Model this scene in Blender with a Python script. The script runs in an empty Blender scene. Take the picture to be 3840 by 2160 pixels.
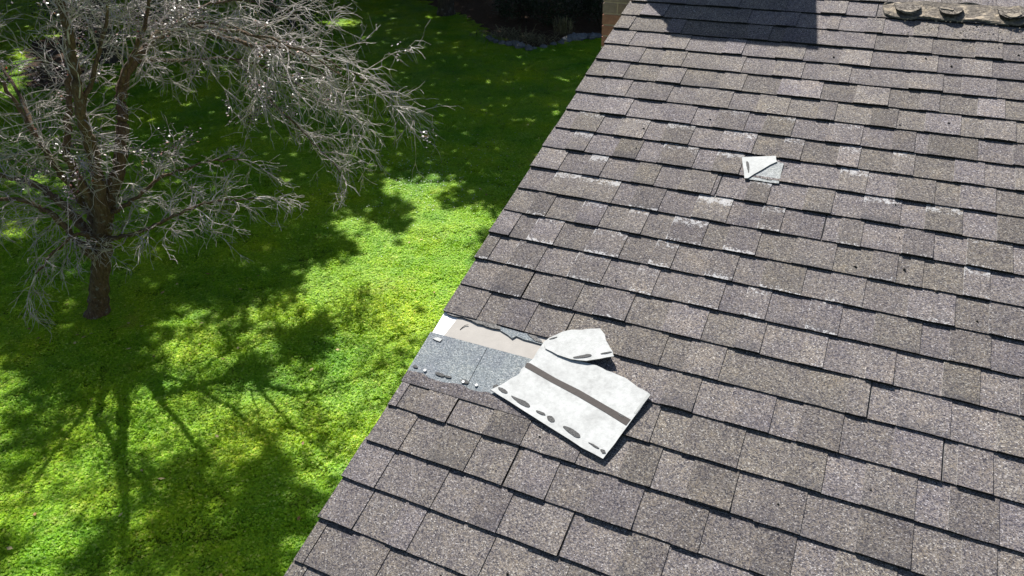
import bpy, math, random
import numpy as np
from mathutils import Matrix, Vector
random.seed(7); RNG=np.random.default_rng(7)
SC=bpy.context.scene
CAM=[[0.904196,-0.20908,0.372445,1.246659],[0.426625,0.484011,-0.764019,-4.138259],[-0.020527,0.849717,0.52684,6.0],[0.0,0.0,0.0,1.0]]
LENS=25.89
ZO=5.1888
TABS={7:[(1.18,'W'),(2.05,'D'),(3.0,'W'),(4.15,'D'),(4.83,'W'),(5.75,'D'),(6.27,'W'),(7.12,'D'),(8.07,'W'),(9.02,'D'),(9.83,'W'),(10.41,'D'),(10.73,'W'),(11.96,'D'),(12.79,'W')],8:[(0.52,'W'),(1.4,'D'),(1.97,'W'),(2.91,'D'),(3.48,'W'),(4.33,'D'),(5.22,'W'),(6.2,'D'),(6.99,'W'),(7.55,'D'),(8.51,'W'),(9.08,'D'),(9.9,'W'),(10.47,'D'),(11.44,'W'),(12.16,'D'),(12.86,'W')],9:[(0.75,'W'),(1.36,'D'),(2.27,'W'),(3.0,'D'),(3.65,'W'),(4.71,'D'),(5.27,'W'),(6.05,'D'),(7.15,'D'),(7.71,'D'),(8.67,'W'),(9.39,'D'),(10.12,'W'),(11.05,'D'),(11.63,'W'),(12.45,'D')],10:[(0.89,'D'),(1.66,'W'),(2.2,'D'),(3.18,'W'),(3.86,'D'),(4.57,'W'),(5.5,'D'),(5.65,'J'),(6.43,'W'),(7.02,'D'),(7.96,'W'),(8.67,'D'),(9.4,'W'),(10.32,'D'),(10.89,'W'),(11.74,'D'),(12.5,'W')],11:[(0.88,'W'),(1.97,'W'),(2.92,'D'),(3.45,'W'),(4.28,'D'),(5.21,'W'),(6.16,'D'),(6.98,'W'),(7.55,'D'),(8.61,'J'),(8.96,'W'),(9.52,'D'),(10.46,'W'),(11.16,'D'),(11.88,'W'),(12.86,'D')],12:[(0.69,'W'),(1.27,'D'),(2.16,'W'),(2.87,'D'),(3.53,'W'),(4.09,'D'),(4.8,'W'),(5.74,'D'),(6.31,'W'),(7.13,'D'),(8.03,'W'),(9.0,'D'),(9.85,'W'),(10.43,'D'),(10.7,'W'),(11.0,'D'),(11.86,'W'),(12.41,'D')],13:[(0.56,'D'),(1.11,'W'),(1.91,'D'),(2.83,'W'),(3.79,'D'),(4.61,'W'),(5.2,'D'),(6.09,'W'),(6.78,'D'),(7.45,'W'),(8.43,'D'),(9.0,'W'),(9.81,'D'),(10.76,'W'),(11.74,'D'),(12.42,'W')],0:[(2.11,'D'),(2.86,'W'),(4.04,'D'),(5.68,'D'),(6.87,'W'),(7.68,'D'),(8.67,'J')],1:[(0.03,'D'),(0.65,'W'),(1.55,'D'),(3.53,'D'),(4.17,'W'),(4.57,'D'),(5.55,'W'),(6.23,'D'),(7.22,'W'),(7.58,'D'),(8.41,'W'),(8.96,'D'),(9.88,'W'),(10.59,'D'),(11.3,'W'),(12.3,'D')],2:[(0.55,'D'),(1.87,'W'),(2.46,'D'),(3.88,'D'),(4.66,'W'),(5.48,'D'),(5.94,'W'),(7.63,'W'),(8.81,'D'),(9.77,'W'),(10.49,'D'),(11.69,'W'),(12.44,'D')],3:[(0.87,'D'),(2.1,'W'),(2.9,'D'),(3.79,'D'),(4.15,'W'),(4.81,'D'),(5.91,'W'),(6.78,'D'),(7.89,'W'),(8.81,'D'),(9.81,'W'),(10.71,'D'),(11.38,'W'),(12.19,'D')],4:[(1.54,'D'),(2.26,'W'),(3.03,'D'),(4.22,'W'),(5.01,'D'),(6.0,'W'),(6.9,'D'),(7.44,'W'),(8.31,'D'),(10.0,'W'),(10.92,'D'),(11.42,'W'),(12.33,'D')],5:[(0.58,'W'),(1.3,'D'),(2.43,'W'),(3.27,'D'),(4.54,'W'),(5.26,'D'),(6.35,'W'),(7.22,'W'),(7.62,'D'),(8.58,'W'),(9.53,'D'),(10.36,'W'),(10.9,'D'),(11.87,'W'),(12.57,'D')],6:[(0.72,'W'),(1.7,'D'),(2.16,'W'),(3.1,'D'),(3.95,'W'),(5.06,'D'),(5.87,'W'),(6.81,'D'),(7.66,'W'),(8.17,'D'),(9.14,'W'),(9.86,'D'),(10.58,'W'),(11.5,'D'),(12.08,'W'),(12.86,'D')],14:[(0.35,'D'),(0.95,'W'),(1.79,'D'),(2.7,'W'),(3.63,'D'),(4.43,'W'),(4.99,'D'),(5.94,'W'),(6.67,'D'),(7.21,'W'),(7.78,'D'),(8.69,'W'),(9.41,'D'),(10.13,'W'),(11.11,'D'),(11.68,'W'),(12.49,'D')],15:[(0.87,'W'),(1.83,'J'),(2.34,'W'),(3.24,'D'),(3.78,'W'),(4.62,'D'),(5.56,'W'),(6.5,'D'),(7.29,'W'),(7.86,'D'),(8.73,'W'),(9.24,'D'),(10.11,'W'),(10.67,'D'),(11.61,'W'),(12.32,'D'),(13.04,'W')],16:[(0.98,'D'),(1.55,'W'),(2.33,'D'),(3.25,'W'),(3.35,'J'),(4.15,'D'),(4.83,'W'),(5.77,'D'),(6.33,'W'),(7.15,'D'),(9.04,'D'),(9.84,'W'),(10.29,'J'),(10.84,'W'),(11.83,'D'),(12.66,'W')],17:[(4.62,'D'),(5.09,'W'),(5.16,'D'),(6.1,'W'),(6.82,'D'),(7.53,'W'),(8.46,'D'),(9.02,'W'),(9.85,'D'),(10.83,'W'),(11.76,'J'),(12.0,'W'),(12.62,'D')],18:[(6.16,'D'),(6.85,'W'),(7.44,'W'),(8.02,'D'),(8.94,'W'),(9.67,'D'),(10.4,'W'),(11.34,'D'),(11.91,'W'),(12.75,'D')],19:[(0.25,'D'),(0.8,'W'),(1.63,'J'),(2.56,'W'),(3.5,'D'),(4.03,'W'),(4.82,'D'),(5.78,'W'),(6.48,'D'),(7.18,'W'),(8.1,'D'),(8.57,'W'),(9.44,'D'),(10.42,'W'),(11.36,'D'),(12.17,'W'),(12.74,'D')],20:[(0.89,'D'),(1.61,'W'),(2.56,'D'),(3.08,'W'),(3.53,'J'),(3.64,'W'),(4.5,'D'),(5.38,'W'),(6.39,'D'),(7.2,'W'),(7.73,'D'),(8.69,'W'),(9.41,'D'),(10.13,'W')],21:[(0.83,'D'),(1.72,'W'),(2.25,'D'),(3.16,'W'),(3.82,'D'),(4.53,'W'),(5.22,'J'),(5.79,'D'),(6.37,'W'),(7.2,'D')],22:[(0.86,'D'),(1.68,'W'),(2.22,'D'),(3.12,'W'),(3.86,'D'),(5.5,'D')],23:[(0.26,'D'),(1.11,'W'),(1.87,'D')],24:[(0.38,'D')]}
LIT=[(-7.3,6.9),(-7.32,7.28),(-6.83,7.41),(-6.7,7.75),(-6.1,7.61),(-5.6,7.52),(-5.5,7.04),(-5.79,6.92),(-5.29,6.65),(-4.83,6.75),(-4.08,6.89),(-3.45,4.68),(-3.28,3.32),(-3.09,2.12),(-2.85,1.09),(-2.92,0.63),(-3.33,0.66),(-3.54,0.49),(-3.88,0.48),(-4.03,0.31),(-4.27,0.24),(-4.54,0.34),(-4.66,0.14),(-4.5,-0.15),(-4.53,-0.36),(-4.73,-0.51),(-5.09,-0.41),(-5.28,-0.63),(-5.35,-0.98),(-5.39,-1.3),(-5.54,-1.6),(-6.6,-2.13),(-8.49,-1.03),(-7.33,-0.48),(-6.88,-0.48),(-6.68,-0.31),(-6.53,-0.08),(-6.51,0.26),(-6.49,0.62),(-6.44,0.83),(-6.9,1.11),(-6.86,1.43),(-7.12,1.98),(-6.79,2.36),(-6.54,2.77),(-6.28,3.2),(-6.28,3.6),(-6.41,3.96),(-6.07,4.26),(-6.2,4.65),(-6.63,4.79),(-6.95,5.32),(-6.69,5.7),(-6.32,5.94),(-5.61,5.63),(-5.7,5.85),(-6.21,6.17),(-6.86,6.47)]
LITE=[(-4.68,-1.35,0.17,0.08,0.25,-0.21),(-4.85,-0.91,0.08,0.04,0.11,-0.1),(-4.52,-0.73,0.1,0.04,0.07,-0.06),(-4.24,-0.41,0.1,0.04,0.11,-0.11),(-4.15,-1.03,0.15,0.07,0.07,-0.07),(-3.4,-0.69,0.13,0.06,0.08,-0.09),(-3.06,-0.2,0.15,0.07,0.12,-0.15),(-3.19,0.18,0.12,0.05,0.11,-0.14),(-4.45,-1.68,0.21,0.1,0.12,-0.1),(-5.43,-1.88,0.22,0.1,0.28,-0.19),(-4.05,-1.36,0.13,0.06,0.11,-0.1),(-3.0,-1.02,0.25,0.11,0.08,-0.09),(-3.51,-1.27,0.18,0.08,0.07,-0.07),(-5.17,-1.6,0.15,0.07,0.09,-0.07),(-14.09,4.29,0.59,0.25,0.49,-0.35),(-13.2,4.27,0.31,0.13,0.33,-0.24),(-12.07,2.64,0.31,0.13,0.45,-0.31),(-11.63,2.26,0.2,0.08,0.28,-0.19),(-20.46,8.18,0.27,0.11,0.81,-0.55),(-25.5,13.4,0.31,0.12,1.43,-1.07),(-23.66,11.03,0.58,0.22,1.46,-1.03),(-21.67,9.38,0.47,0.18,1.24,-0.86),(-8.59,14.23,0.23,0.09,0.25,-0.49),(-12.62,20.56,0.2,0.07,0.22,-0.41),(-14.27,21.05,0.58,0.21,0.15,-0.25),(-16.81,19.19,0.79,0.29,0.5,-0.68),(-6.54,15.15,0.26,0.1,0.12,-0.29),(-5.47,12.27,0.15,0.06,0.14,-0.33),(-5.78,15.53,0.21,0.08,0.14,-0.37),(-16.51,5.5,0.36,0.15,0.3,-0.21),(-22.59,11.97,0.32,0.12,1.42,-1.09)]
DIME=[(-9.69,1.73,0.3,0.13,0.24,-0.18),(-10.0,1.34,0.35,0.15,0.22,-0.16),(-7.21,2.06,0.33,0.15,0.25,-0.24),(-7.57,2.91,0.36,0.15,0.19,-0.19)]
DARKE=[(-4.95,1.91,0.17,0.08,0.15,-0.19),(-5.23,1.31,0.29,0.13,0.11,-0.12),(-6.27,1.04,0.25,0.11,0.15,-0.14),(-6.25,1.91,0.1,0.04,0.1,-0.11),(-3.65,2.43,0.25,0.11,0.12,-0.19),(-3.62,1.13,0.1,0.04,0.13,-0.18),(-6.63,-0.82,0.11,0.05,0.12,-0.09)]
NEARD=[(-4.46,-0.16),(-4.24,0.21),(-3.86,0.46),(-3.52,0.46),(-3.13,0.54),(-2.93,0.11),(-2.67,-1.22),(-3.97,-1.81),(-4.05,-1.36),(-4.39,-0.67)]
VIEW=[(-36.92,17.99),(-8.78,27.53),(-6.31,19.16),(-4.02,7.66),(-3.52,4.14),(-3.19,1.99),(-2.81,0.1),(-2.52,-1.06),(-5.36,-2.35)]
LIMBS={'trunk':[(-8.34,1.45,0.0),(-7.72,1.16,0.64),(-7.79,1.31,0.9),(-7.84,1.47,1.18),(-7.86,1.63,1.41),(-7.86,1.75,1.6)],'s1':[(-7.86,1.63,1.41),(-7.67,1.71,2.3),(-7.56,1.68,2.7),(-7.25,1.47,3.2),(-7.12,1.51,3.8),(-7.05,1.58,4.6),(-7.23,1.89,5.4)],'s2':[(-7.86,1.75,1.6),(-7.66,2.06,2.3),(-7.69,2.32,2.8),(-7.72,2.41,3.1),(-7.75,2.77,3.45),(-7.68,3.1,3.65),(-7.63,3.43,3.8),(-7.39,3.67,3.75),(-6.82,3.53,3.7),(-6.27,3.55,3.6)],'s3':[(-7.72,2.41,3.1),(-7.58,2.46,3.4),(-7.11,2.49,3.9),(-6.92,2.6,4.3),(-6.66,2.63,4.6)],'s4':[(-7.86,1.69,1.51),(-7.89,1.54,2.3),(-7.8,1.52,2.7),(-7.79,1.77,3.3),(-7.88,2.06,4.0),(-8.09,2.18,4.6)],'s5':[(-7.85,1.53,1.27),(-8.23,1.74,1.66),(-7.96,1.38,2.4),(-8.02,1.3,2.9),(-8.11,1.25,3.3),(-8.27,1.25,3.8)],'s6':[(-7.84,1.47,1.18),(-8.35,1.65,1.43),(-8.82,1.73,1.68),(-9.28,1.75,1.84),(-9.82,1.66,1.91),(-10.39,1.63,2.08)],'s7':[(-7.81,1.39,1.04),(-7.99,1.3,1.42),(-8.16,1.21,1.79),(-8.43,1.09,1.99),(-8.76,0.85,2.07)],'s8':[(-7.86,1.74,1.58),(-7.45,1.83,1.8),(-7.15,2.01,2.04),(-6.92,2.22,2.18),(-6.59,2.56,2.26),(-6.28,2.84,2.25)],'s9':[(-7.81,1.58,1.32),(-7.31,1.65,1.45),(-6.84,1.77,1.67),(-6.46,1.95,1.84),(-6.16,2.17,1.94),(-5.69,2.41,1.96)],'s10':[(-7.81,1.52,1.23),(-7.7,1.34,1.46),(-7.72,1.17,1.6),(-7.86,0.85,1.43),(-7.89,0.59,1.27)],'s11':[(-7.68,3.1,3.65),(-7.0,3.09,3.9),(-6.38,3.08,4.0),(-5.73,3.4,3.7),(-5.18,3.59,3.3)],'s12':[(-6.27,3.55,3.6),(-5.84,3.99,3.5),(-5.38,4.29,3.2),(-4.91,4.41,2.9)],'s13':[(-7.75,2.77,3.45),(-7.72,3.54,3.3),(-7.28,4.15,3.2),(-6.77,4.4,3.0),(-6.07,4.45,2.6)],'s14':[(-7.63,3.43,3.8),(-7.79,4.25,3.9),(-7.43,4.82,3.9),(-6.75,5.04,3.7)],'s15':[(-8.02,1.3,2.9),(-8.69,1.66,3.4),(-9.48,1.9,3.8),(-10.24,2.01,4.2)],'s16':[(-7.25,1.47,3.2),(-7.0,1.74,3.8),(-6.8,1.96,4.4),(-6.42,2.06,4.8)],'s17':[(-7.39,3.67,3.75),(-6.06,3.13,3.9),(-5.22,3.07,3.8),(-4.47,3.24,3.4)],'s18':[(-7.28,4.15,3.2),(-6.66,4.11,2.61),(-6.3,4.13,2.28),(-5.93,4.14,1.95),(-5.58,4.1,1.64)]}
FLAP1=[(0.3258,-2.5574),(0.3501,-2.53),(0.3747,-2.4926),(0.3939,-2.4682),(0.3919,-2.4478),(0.4026,-2.4243),(0.4145,-2.3926),(0.4179,-2.3563),(0.4234,-2.3187),(0.4582,-2.319),(0.5041,-2.343),(0.5405,-2.3558),(0.5942,-2.3575),(0.6338,-2.3581),(0.6713,-2.3669),(0.7068,-2.371),(0.7426,-2.3774),(0.7666,-2.3873),(0.791,-2.3993),(0.8288,-2.4092),(0.8377,-2.416),(0.8247,-2.4683),(0.8011,-2.5577),(0.7835,-2.6246),(0.7675,-2.6794),(0.6944,-2.6662),(0.601,-2.6366),(0.4958,-2.6081),(0.4041,-2.5797)]
FLAP2=[(0.4244,-2.3212),(0.4369,-2.2979),(0.4717,-2.2591),(0.5024,-2.243),(0.5357,-2.234),(0.5625,-2.2202),(0.5955,-2.2113),(0.6218,-2.2356),(0.6344,-2.2592),(0.6547,-2.28),(0.6683,-2.2945),(0.6798,-2.3132),(0.6384,-2.3341),(0.5962,-2.3569),(0.5432,-2.363),(0.4917,-2.3577),(0.4415,-2.3462)]
STRIP=[(0.4,-2.4175),(0.4135,-2.4169),(0.4982,-2.4416),(0.5257,-2.4493),(0.6133,-2.4681),(0.7164,-2.4981),(0.8058,-2.5228),(0.7989,-2.5482),(0.7164,-2.5219),(0.6138,-2.4927),(0.5082,-2.4667),(0.4005,-2.437)]
FOLDLIP=[(0.8292,-2.4104),(0.8381,-2.4172),(0.8143,-2.499),(0.8075,-2.4965)]
BLOBS=[[(0.3416,-2.5408),(0.3636,-2.5388),(0.3855,-2.547),(0.3849,-2.5558),(0.3617,-2.5547)],[(0.3963,-2.5561),(0.4227,-2.56),(0.4595,-2.5629),(0.4806,-2.5732),(0.4769,-2.5832),(0.4447,-2.5801),(0.4226,-2.57)],[(0.501,-2.5836),(0.5293,-2.5839),(0.5431,-2.5913),(0.534,-2.5953),(0.5112,-2.5923)],[(0.5439,-2.5934),(0.5609,-2.5878),(0.5787,-2.5985),(0.576,-2.6098),(0.559,-2.6098)],[(0.6021,-2.6119),(0.6322,-2.6088),(0.6699,-2.6214),(0.6781,-2.6324),(0.6679,-2.6381),(0.6407,-2.6313)],[(0.6987,-2.639),(0.7264,-2.643),(0.7491,-2.6509),(0.7384,-2.6545)],[(0.7473,-2.6515),(0.7646,-2.65),(0.7722,-2.6628),(0.7574,-2.6634)],[(0.5432,-2.3565),(0.5743,-2.3387),(0.596,-2.3255),(0.61,-2.3302),(0.5936,-2.3433),(0.5589,-2.3569)],[(0.6316,-2.3144),(0.6666,-2.2955),(0.6685,-2.3013),(0.6372,-2.318)],[(0.4357,-2.3026),(0.4633,-2.2846),(0.4612,-2.2909),(0.4433,-2.3041)],[(0.7587,-2.5141),(0.775,-2.5143),(0.7857,-2.5225),(0.7694,-2.5218)]]
WHITE=[(0.0028,-2.2784),(0.0122,-2.3857),(0.0764,-2.3842),(0.0744,-2.2914)]
UNDER=[(0.0541,-2.2632),(0.0714,-2.3977),(0.26,-2.4033),(0.4386,-2.4086),(0.4715,-2.2751),(0.2423,-2.2636)]
TORN=[(0.2301,-2.2918),(0.2469,-2.3086),(0.2816,-2.3196),(0.3034,-2.3301),(0.3136,-2.3152),(0.3431,-2.3211),(0.3809,-2.3211),(0.42,-2.3221),(0.4073,-2.3051),(0.3839,-2.2964),(0.3404,-2.2937),(0.2842,-2.2945)]
TORN2=[(0.0065,-2.2836),(0.0206,-2.2966),(0.0468,-2.3002),(0.083,-2.295),(0.1183,-2.2985),(0.1532,-2.302),(0.1888,-2.3078),(0.2171,-2.3086),(0.2457,-2.3054),(0.2387,-2.29),(0.1827,-2.2848),(0.1015,-2.2839)]
BITS=[[(0.0211,-2.4178),(0.0368,-2.4065),(0.0575,-2.4094),(0.0548,-2.4226),(0.0372,-2.421)],[(0.3486,-2.2962),(0.3842,-2.296),(0.4192,-2.3169),(0.388,-2.316)],[(0.1181,-2.2974),(0.1643,-2.2947),(0.1958,-2.3019),(0.1508,-2.306)]]
SPOTS=[[(0.0981,-2.5503),(0.1152,-2.5433),(0.1401,-2.547),(0.1402,-2.556),(0.1183,-2.558)],[(0.1362,-2.5483),(0.1669,-2.546),(0.1663,-2.5536),(0.1469,-2.5558)],[(0.1987,-2.5507),(0.217,-2.5423),(0.2347,-2.5465),(0.235,-2.5563),(0.218,-2.5578)],[(0.0074,-2.5433),(0.026,-2.5426),(0.0313,-2.5522),(0.0135,-2.5542)],[(0.3191,-2.5389),(0.3342,-2.5243),(0.3475,-2.5346),(0.3353,-2.5457)]]
NAILS=[(0.2156,-2.5535),(0.2661,-2.5514),(0.0615,-2.5521)]
CURVE=[(0.099,-2.3476),(0.1034,-2.3353),(0.1097,-2.3239),(0.1208,-2.3195)]
PATCHW=[(0.8559,-1.1794),(0.8945,-1.1684),(0.9401,-1.1555),(0.9851,-1.1415),(0.9901,-1.1623),(0.9965,-1.1764),(0.9726,-1.2042),(0.9479,-1.2415),(0.9229,-1.2762),(0.9076,-1.3025),(0.8943,-1.3066),(0.8823,-1.2645),(0.8674,-1.2186)]
PATCHG=[(0.8965,-1.3019),(0.9073,-1.2903),(0.9464,-1.2324),(0.9762,-1.1916),(0.9961,-1.1716),(1.0236,-1.1776),(1.0251,-1.2413),(1.0273,-1.3018),(1.0029,-1.3047),(0.9516,-1.3037),(0.9121,-1.3042)]
PATCHB=[(0.8784,-1.2029),(0.8835,-1.1995),(0.8935,-1.215),(0.8991,-1.2385),(0.9048,-1.2677),(0.9021,-1.2729),(0.8938,-1.252),(0.8825,-1.2238)]
PATCHS=[(0.9492,-1.2836),(0.9756,-1.2848),(0.9975,-1.2826),(0.9992,-1.2911),(0.983,-1.2935),(0.9575,-1.2876)]
TSTRIP=[(1.2503,0.1125),(1.2674,0.0359),(1.2752,0.0183),(1.3185,-0.0046),(1.3914,-0.0127),(1.4266,0.0103),(1.4697,0.0024),(1.5093,-0.001),(1.5618,0.0034),(1.6061,-0.0005),(1.6763,0.0118),(1.7383,0.0019),(1.8096,-0.0006),(1.8875,-0.0053),(1.887,0.1457),(1.734,0.1529),(1.5981,0.1569),(1.4157,0.1462),(1.3112,0.1298)]
CURLS=[[(1.3065,0.1016),(1.4222,0.0963),(1.4223,0.0592),(1.4164,0.043),(1.4026,0.0198),(1.3843,0.0003),(1.3613,0.0008),(1.3375,0.0079),(1.3177,0.033)],[(1.4994,0.0951),(1.6015,0.0998),(1.6032,0.0649),(1.5923,0.0364),(1.5797,0.0138),(1.561,0.0041),(1.5359,0.0078),(1.5152,0.0259),(1.5051,0.0518)],[(1.7446,0.1137),(1.8775,0.1074),(1.8673,0.0592),(1.8467,0.0331),(1.826,0.0158),(1.8001,0.0047),(1.7737,0.0114),(1.7517,0.0433)]]
LIPS=[[(1.3365,0.0116),(1.3744,0.0076),(1.4091,0.0367),(1.4052,0.0148),(1.3842,-0.0063),(1.3583,-0.005)],[(1.5031,0.0705),(1.5342,0.0685),(1.5627,0.0571),(1.5579,0.0444),(1.5323,0.0531),(1.5067,0.0588)],[(1.7697,0.0288),(1.7852,0.0484),(1.8038,0.0422),(1.835,0.064),(1.8391,0.0441),(1.8173,0.0122),(1.7939,0.0032)]]
STONES=[(-10.62,18.82),(-10.32,18.58),(-10.01,18.34),(-9.75,18.27),(-9.49,18.14),(-9.27,18.11),(-8.97,17.95),(-8.71,17.94),(-8.57,18.1),(-8.43,18.26),(-8.27,18.37),(-8.23,18.78),(-8.08,18.94),(-8.02,19.31),(-7.86,19.49),(-7.72,19.71),(-7.59,19.88),(-7.43,20.0),(-7.27,20.11),(-7.12,20.23)]
DEBRIS=[(1.4833,-0.0719),(1.6562,0.0074),(1.6685,-0.026),(1.4801,-0.3253),(1.5843,-0.3715),(1.6968,-0.597),(1.4172,-1.1292),(1.359,-1.6764),(0.5711,-1.9688),(0.7589,-1.2404),(0.6666,-0.9479),(1.4215,-0.834),(1.5987,-0.7841),(1.8065,0.0406),(1.8377,-0.2396),(1.099,-0.3785),(0.6694,-0.9493)]

# ---------------------------------------------------------------- camera, sky, sun, exposure
cd=bpy.data.cameras.new('camera'); cam=bpy.data.objects.new('camera',cd); SC.collection.objects.link(cam)
cam.matrix_world=Matrix(CAM); cd.sensor_width=36; cd.lens=LENS; cd.clip_start=.05; cd.clip_end=500
SC.camera=cam
SC.render.resolution_x=1024; SC.render.resolution_y=576
SUN_EL,SUN_AZ=49.0,41.0      # light travels towards +X / -Y
SD=Vector((math.cos(math.radians(SUN_EL))*math.sin(math.radians(SUN_AZ)),-math.cos(math.radians(SUN_EL))*math.cos(math.radians(SUN_AZ)),-math.sin(math.radians(SUN_EL))))
w=bpy.data.worlds.new('World'); SC.world=w; w.use_nodes=True
nt=w.node_tree; bg=nt.nodes['Background']; sky=nt.nodes.new('ShaderNodeTexSky'); sky.sky_type='NISHITA'; sky.sun_disc=False
sky.sun_elevation=math.radians(SUN_EL); sky.sun_rotation=math.atan2(-SD.x,-SD.y)
nt.links.new(sky.outputs[0],bg.inputs[0]); bg.inputs[1].default_value=0.05
sl=bpy.data.lights.new('sun','SUN'); sl.energy=5.0; sl.angle=math.radians(.53); sl.color=(1,.965,.90)
so=bpy.data.objects.new('sun',sl); SC.collection.objects.link(so); so.rotation_euler=SD.to_track_quat('-Z','Y').to_euler(); so.location=(-10,10,30)
vs=SC.view_settings; vs.view_transform='Standard'; vs.look='None'; vs.exposure=0.95; vs.gamma=1; vs.use_curve_mapping=False
# ---------------------------------------------------------------- helpers
col=SC.collection
def link(o,parent=None,label=None,cat=None,group=None,kind=None):
    col.objects.link(o)
    if parent: o.parent=parent
    if label:o['label']=label
    if cat:o['category']=cat
    if group:o['group']=group
    if kind:o['kind']=kind
    return o
def meshobj(name,v,f,mat,smooth=False):
    me=bpy.data.meshes.new(name); me.from_pydata([tuple(p) for p in v],[],[tuple(p) for p in f])
    for m in (mat if isinstance(mat,(list,tuple)) else [mat]): me.materials.append(m)
    if smooth: me.polygons.foreach_set('use_smooth',[True]*len(me.polygons))
    me.update(); return bpy.data.objects.new(name,me)
def npmesh(name,v,nper,mat,colattr=None,smooth=False):
    """v: (F,nper,3) separate polygons"""
    F=v.shape[0]; me=bpy.data.meshes.new(name)
    me.vertices.add(F*nper); me.vertices.foreach_set('co',v.reshape(-1).astype(np.float32))
    me.loops.add(F*nper); me.loops.foreach_set('vertex_index',np.arange(F*nper,dtype=np.int32))
    me.polygons.add(F); me.polygons.foreach_set('loop_start',(np.arange(F)*nper).astype(np.int32)); me.polygons.foreach_set('loop_total',np.full(F,nper,dtype=np.int32))
    if colattr is not None:
        a=me.attributes.new('tone','FLOAT','FACE'); a.data.foreach_set('value',colattr.astype(np.float32))
    me.materials.append(mat); me.update(calc_edges=True)
    if smooth: me.polygons.foreach_set('use_smooth',np.ones(F,dtype=bool))
    return bpy.data.objects.new(name,me)
class G:
    """small node-graph helper"""
    def __init__(s,name,rough=.8,spec=.3):
        s.m=bpy.data.materials.new(name); s.m.use_nodes=True; s.t=s.m.node_tree; s.b=s.t.nodes['Principled BSDF']
        s.b.inputs['Roughness'].default_value=rough; s.b.inputs['Specular IOR Level'].default_value=spec
    def n(s,k,**kw):
        x=s.t.nodes.new(k)
        for a,b in kw.items():
            if a in x.inputs.keys(): x.inputs[a].default_value=b
            else: setattr(x,a,b)
        return x
    def l(s,a,b): s.t.links.new(a,b)
    def coord(s,kind='Object'):
        return s.n('ShaderNodeTexCoord').outputs[kind]
    def noise(s,vec,scale,detail=3,rough=.6,out='Fac'):
        x=s.n('ShaderNodeTexNoise',Scale=scale,Detail=detail,Roughness=rough); s.l(vec,x.inputs['Vector']); return x.outputs[out]
    def ramp(s,fac,stops,interp='LINEAR'):
        r=s.n('ShaderNodeValToRGB'); r.color_ramp.interpolation=interp; e=r.color_ramp.elements
        while len(e)<len(stops): e.new(.5)
        for x,(p,c) in zip(e,stops): x.position=p; x.color=(c[0],c[1],c[2],1) if not isinstance(c,(int,float)) else (c,c,c,1)
        s.l(fac,r.inputs[0]); return r.outputs[0]
    def mix(s,fac,a,b,mode='MIX'):
        x=s.n('ShaderNodeMix',data_type='RGBA',blend_type=mode)
        for i,v in ((0,fac),(6,a),(7,b)):
            if isinstance(v,bpy.types.NodeSocket): s.l(v,x.inputs[i])
            elif isinstance(v,(int,float)): x.inputs[i].default_value=v if i==0 else (v,v,v,1)
            else: x.inputs[i].default_value=(v[0],v[1],v[2],1)
        return x.outputs[2]
    def math(s,op,a,b=0.0,c=None):
        x=s.n('ShaderNodeMath',operation=op)
        for i,v in enumerate((a,b) if c is None else (a,b,c)):
            if isinstance(v,bpy.types.NodeSocket): s.l(v,x.inputs[i])
            else: x.inputs[i].default_value=v
        return x.outputs[0]
    def base(s,c):
        if isinstance(c,bpy.types.NodeSocket): s.l(c,s.b.inputs['Base Color'])
        else: s.b.inputs['Base Color'].default_value=(c[0],c[1],c[2],1)
    def bump(s,h,strength=.3,dist=.002):
        x=s.n('ShaderNodeBump',Strength=strength,Distance=dist); s.l(h,x.inputs['Height']); s.l(x.outputs[0],s.b.inputs['Normal'])
def tube(pts,rad,sides,V,F,cap=False):
    pts=[Vector(p) for p in pts]; n=len(pts); b0=len(V)
    up=Vector((0.13,.21,1)).normalized()
    for i,p in enumerate(pts):
        d=(pts[min(i+1,n-1)]-pts[max(i-1,0)])
        if d.length<1e-6: d=Vector((0,0,1))
        d.normalize(); a=d.cross(up)
        if a.length<.05: a=d.cross(Vector((1,0,0)))
        a.normalize(); b=d.cross(a)
        for k in range(sides):
            t=2*math.pi*k/sides; V.append(p+(a*math.cos(t)+b*math.sin(t))*rad[i])
    for i in range(n-1):
        for k in range(sides):
            k2=(k+1)%sides; F.append((b0+i*sides+k,b0+i*sides+k2,b0+(i+1)*sides+k2,b0+(i+1)*sides+k))
    if cap:
        F.append(tuple(b0+(n-1)*sides+k for k in range(sides)))
def smoothpath(pts,sub=5):
    P=[Vector(p) for p in pts]; P=[P[0]*2-P[1]]+P+[P[-1]*2-P[-2]]; out=[]
    for i in range(1,len(P)-2):
        a,b,c,d=P[i-1],P[i],P[i+1],P[i+2]
        for k in range(sub):
            t=k/sub; out.append(.5*((2*b)+(c-a)*t+(2*a-5*b+4*c-d)*t*t+(3*b-a-3*c+d)*t*t*t))
    out.append(P[-2]); return out
def inpoly(x,y,poly):
    x=np.asarray(x);y=np.asarray(y);c=np.zeros(x.shape,bool);n=len(poly);j=n-1
    for i in range(n):
        xi,yi=poly[i];xj,yj=poly[j]
        if yi!=yj: c^=((yi>y)!=(yj>y))&(x<(xj-xi)*(y-yi)/(yj-yi)+xi)
        j=i
    return c
def inell(x,y,e):
    cx,cy,ax,ay,bx,by=e; det=ax*by-bx*ay; dx=x-cx;dy=y-cy
    p=(dx*by-dy*bx)/det;q=(dy*ax-dx*ay)/det; return np.sqrt(p*p+q*q)
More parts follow.
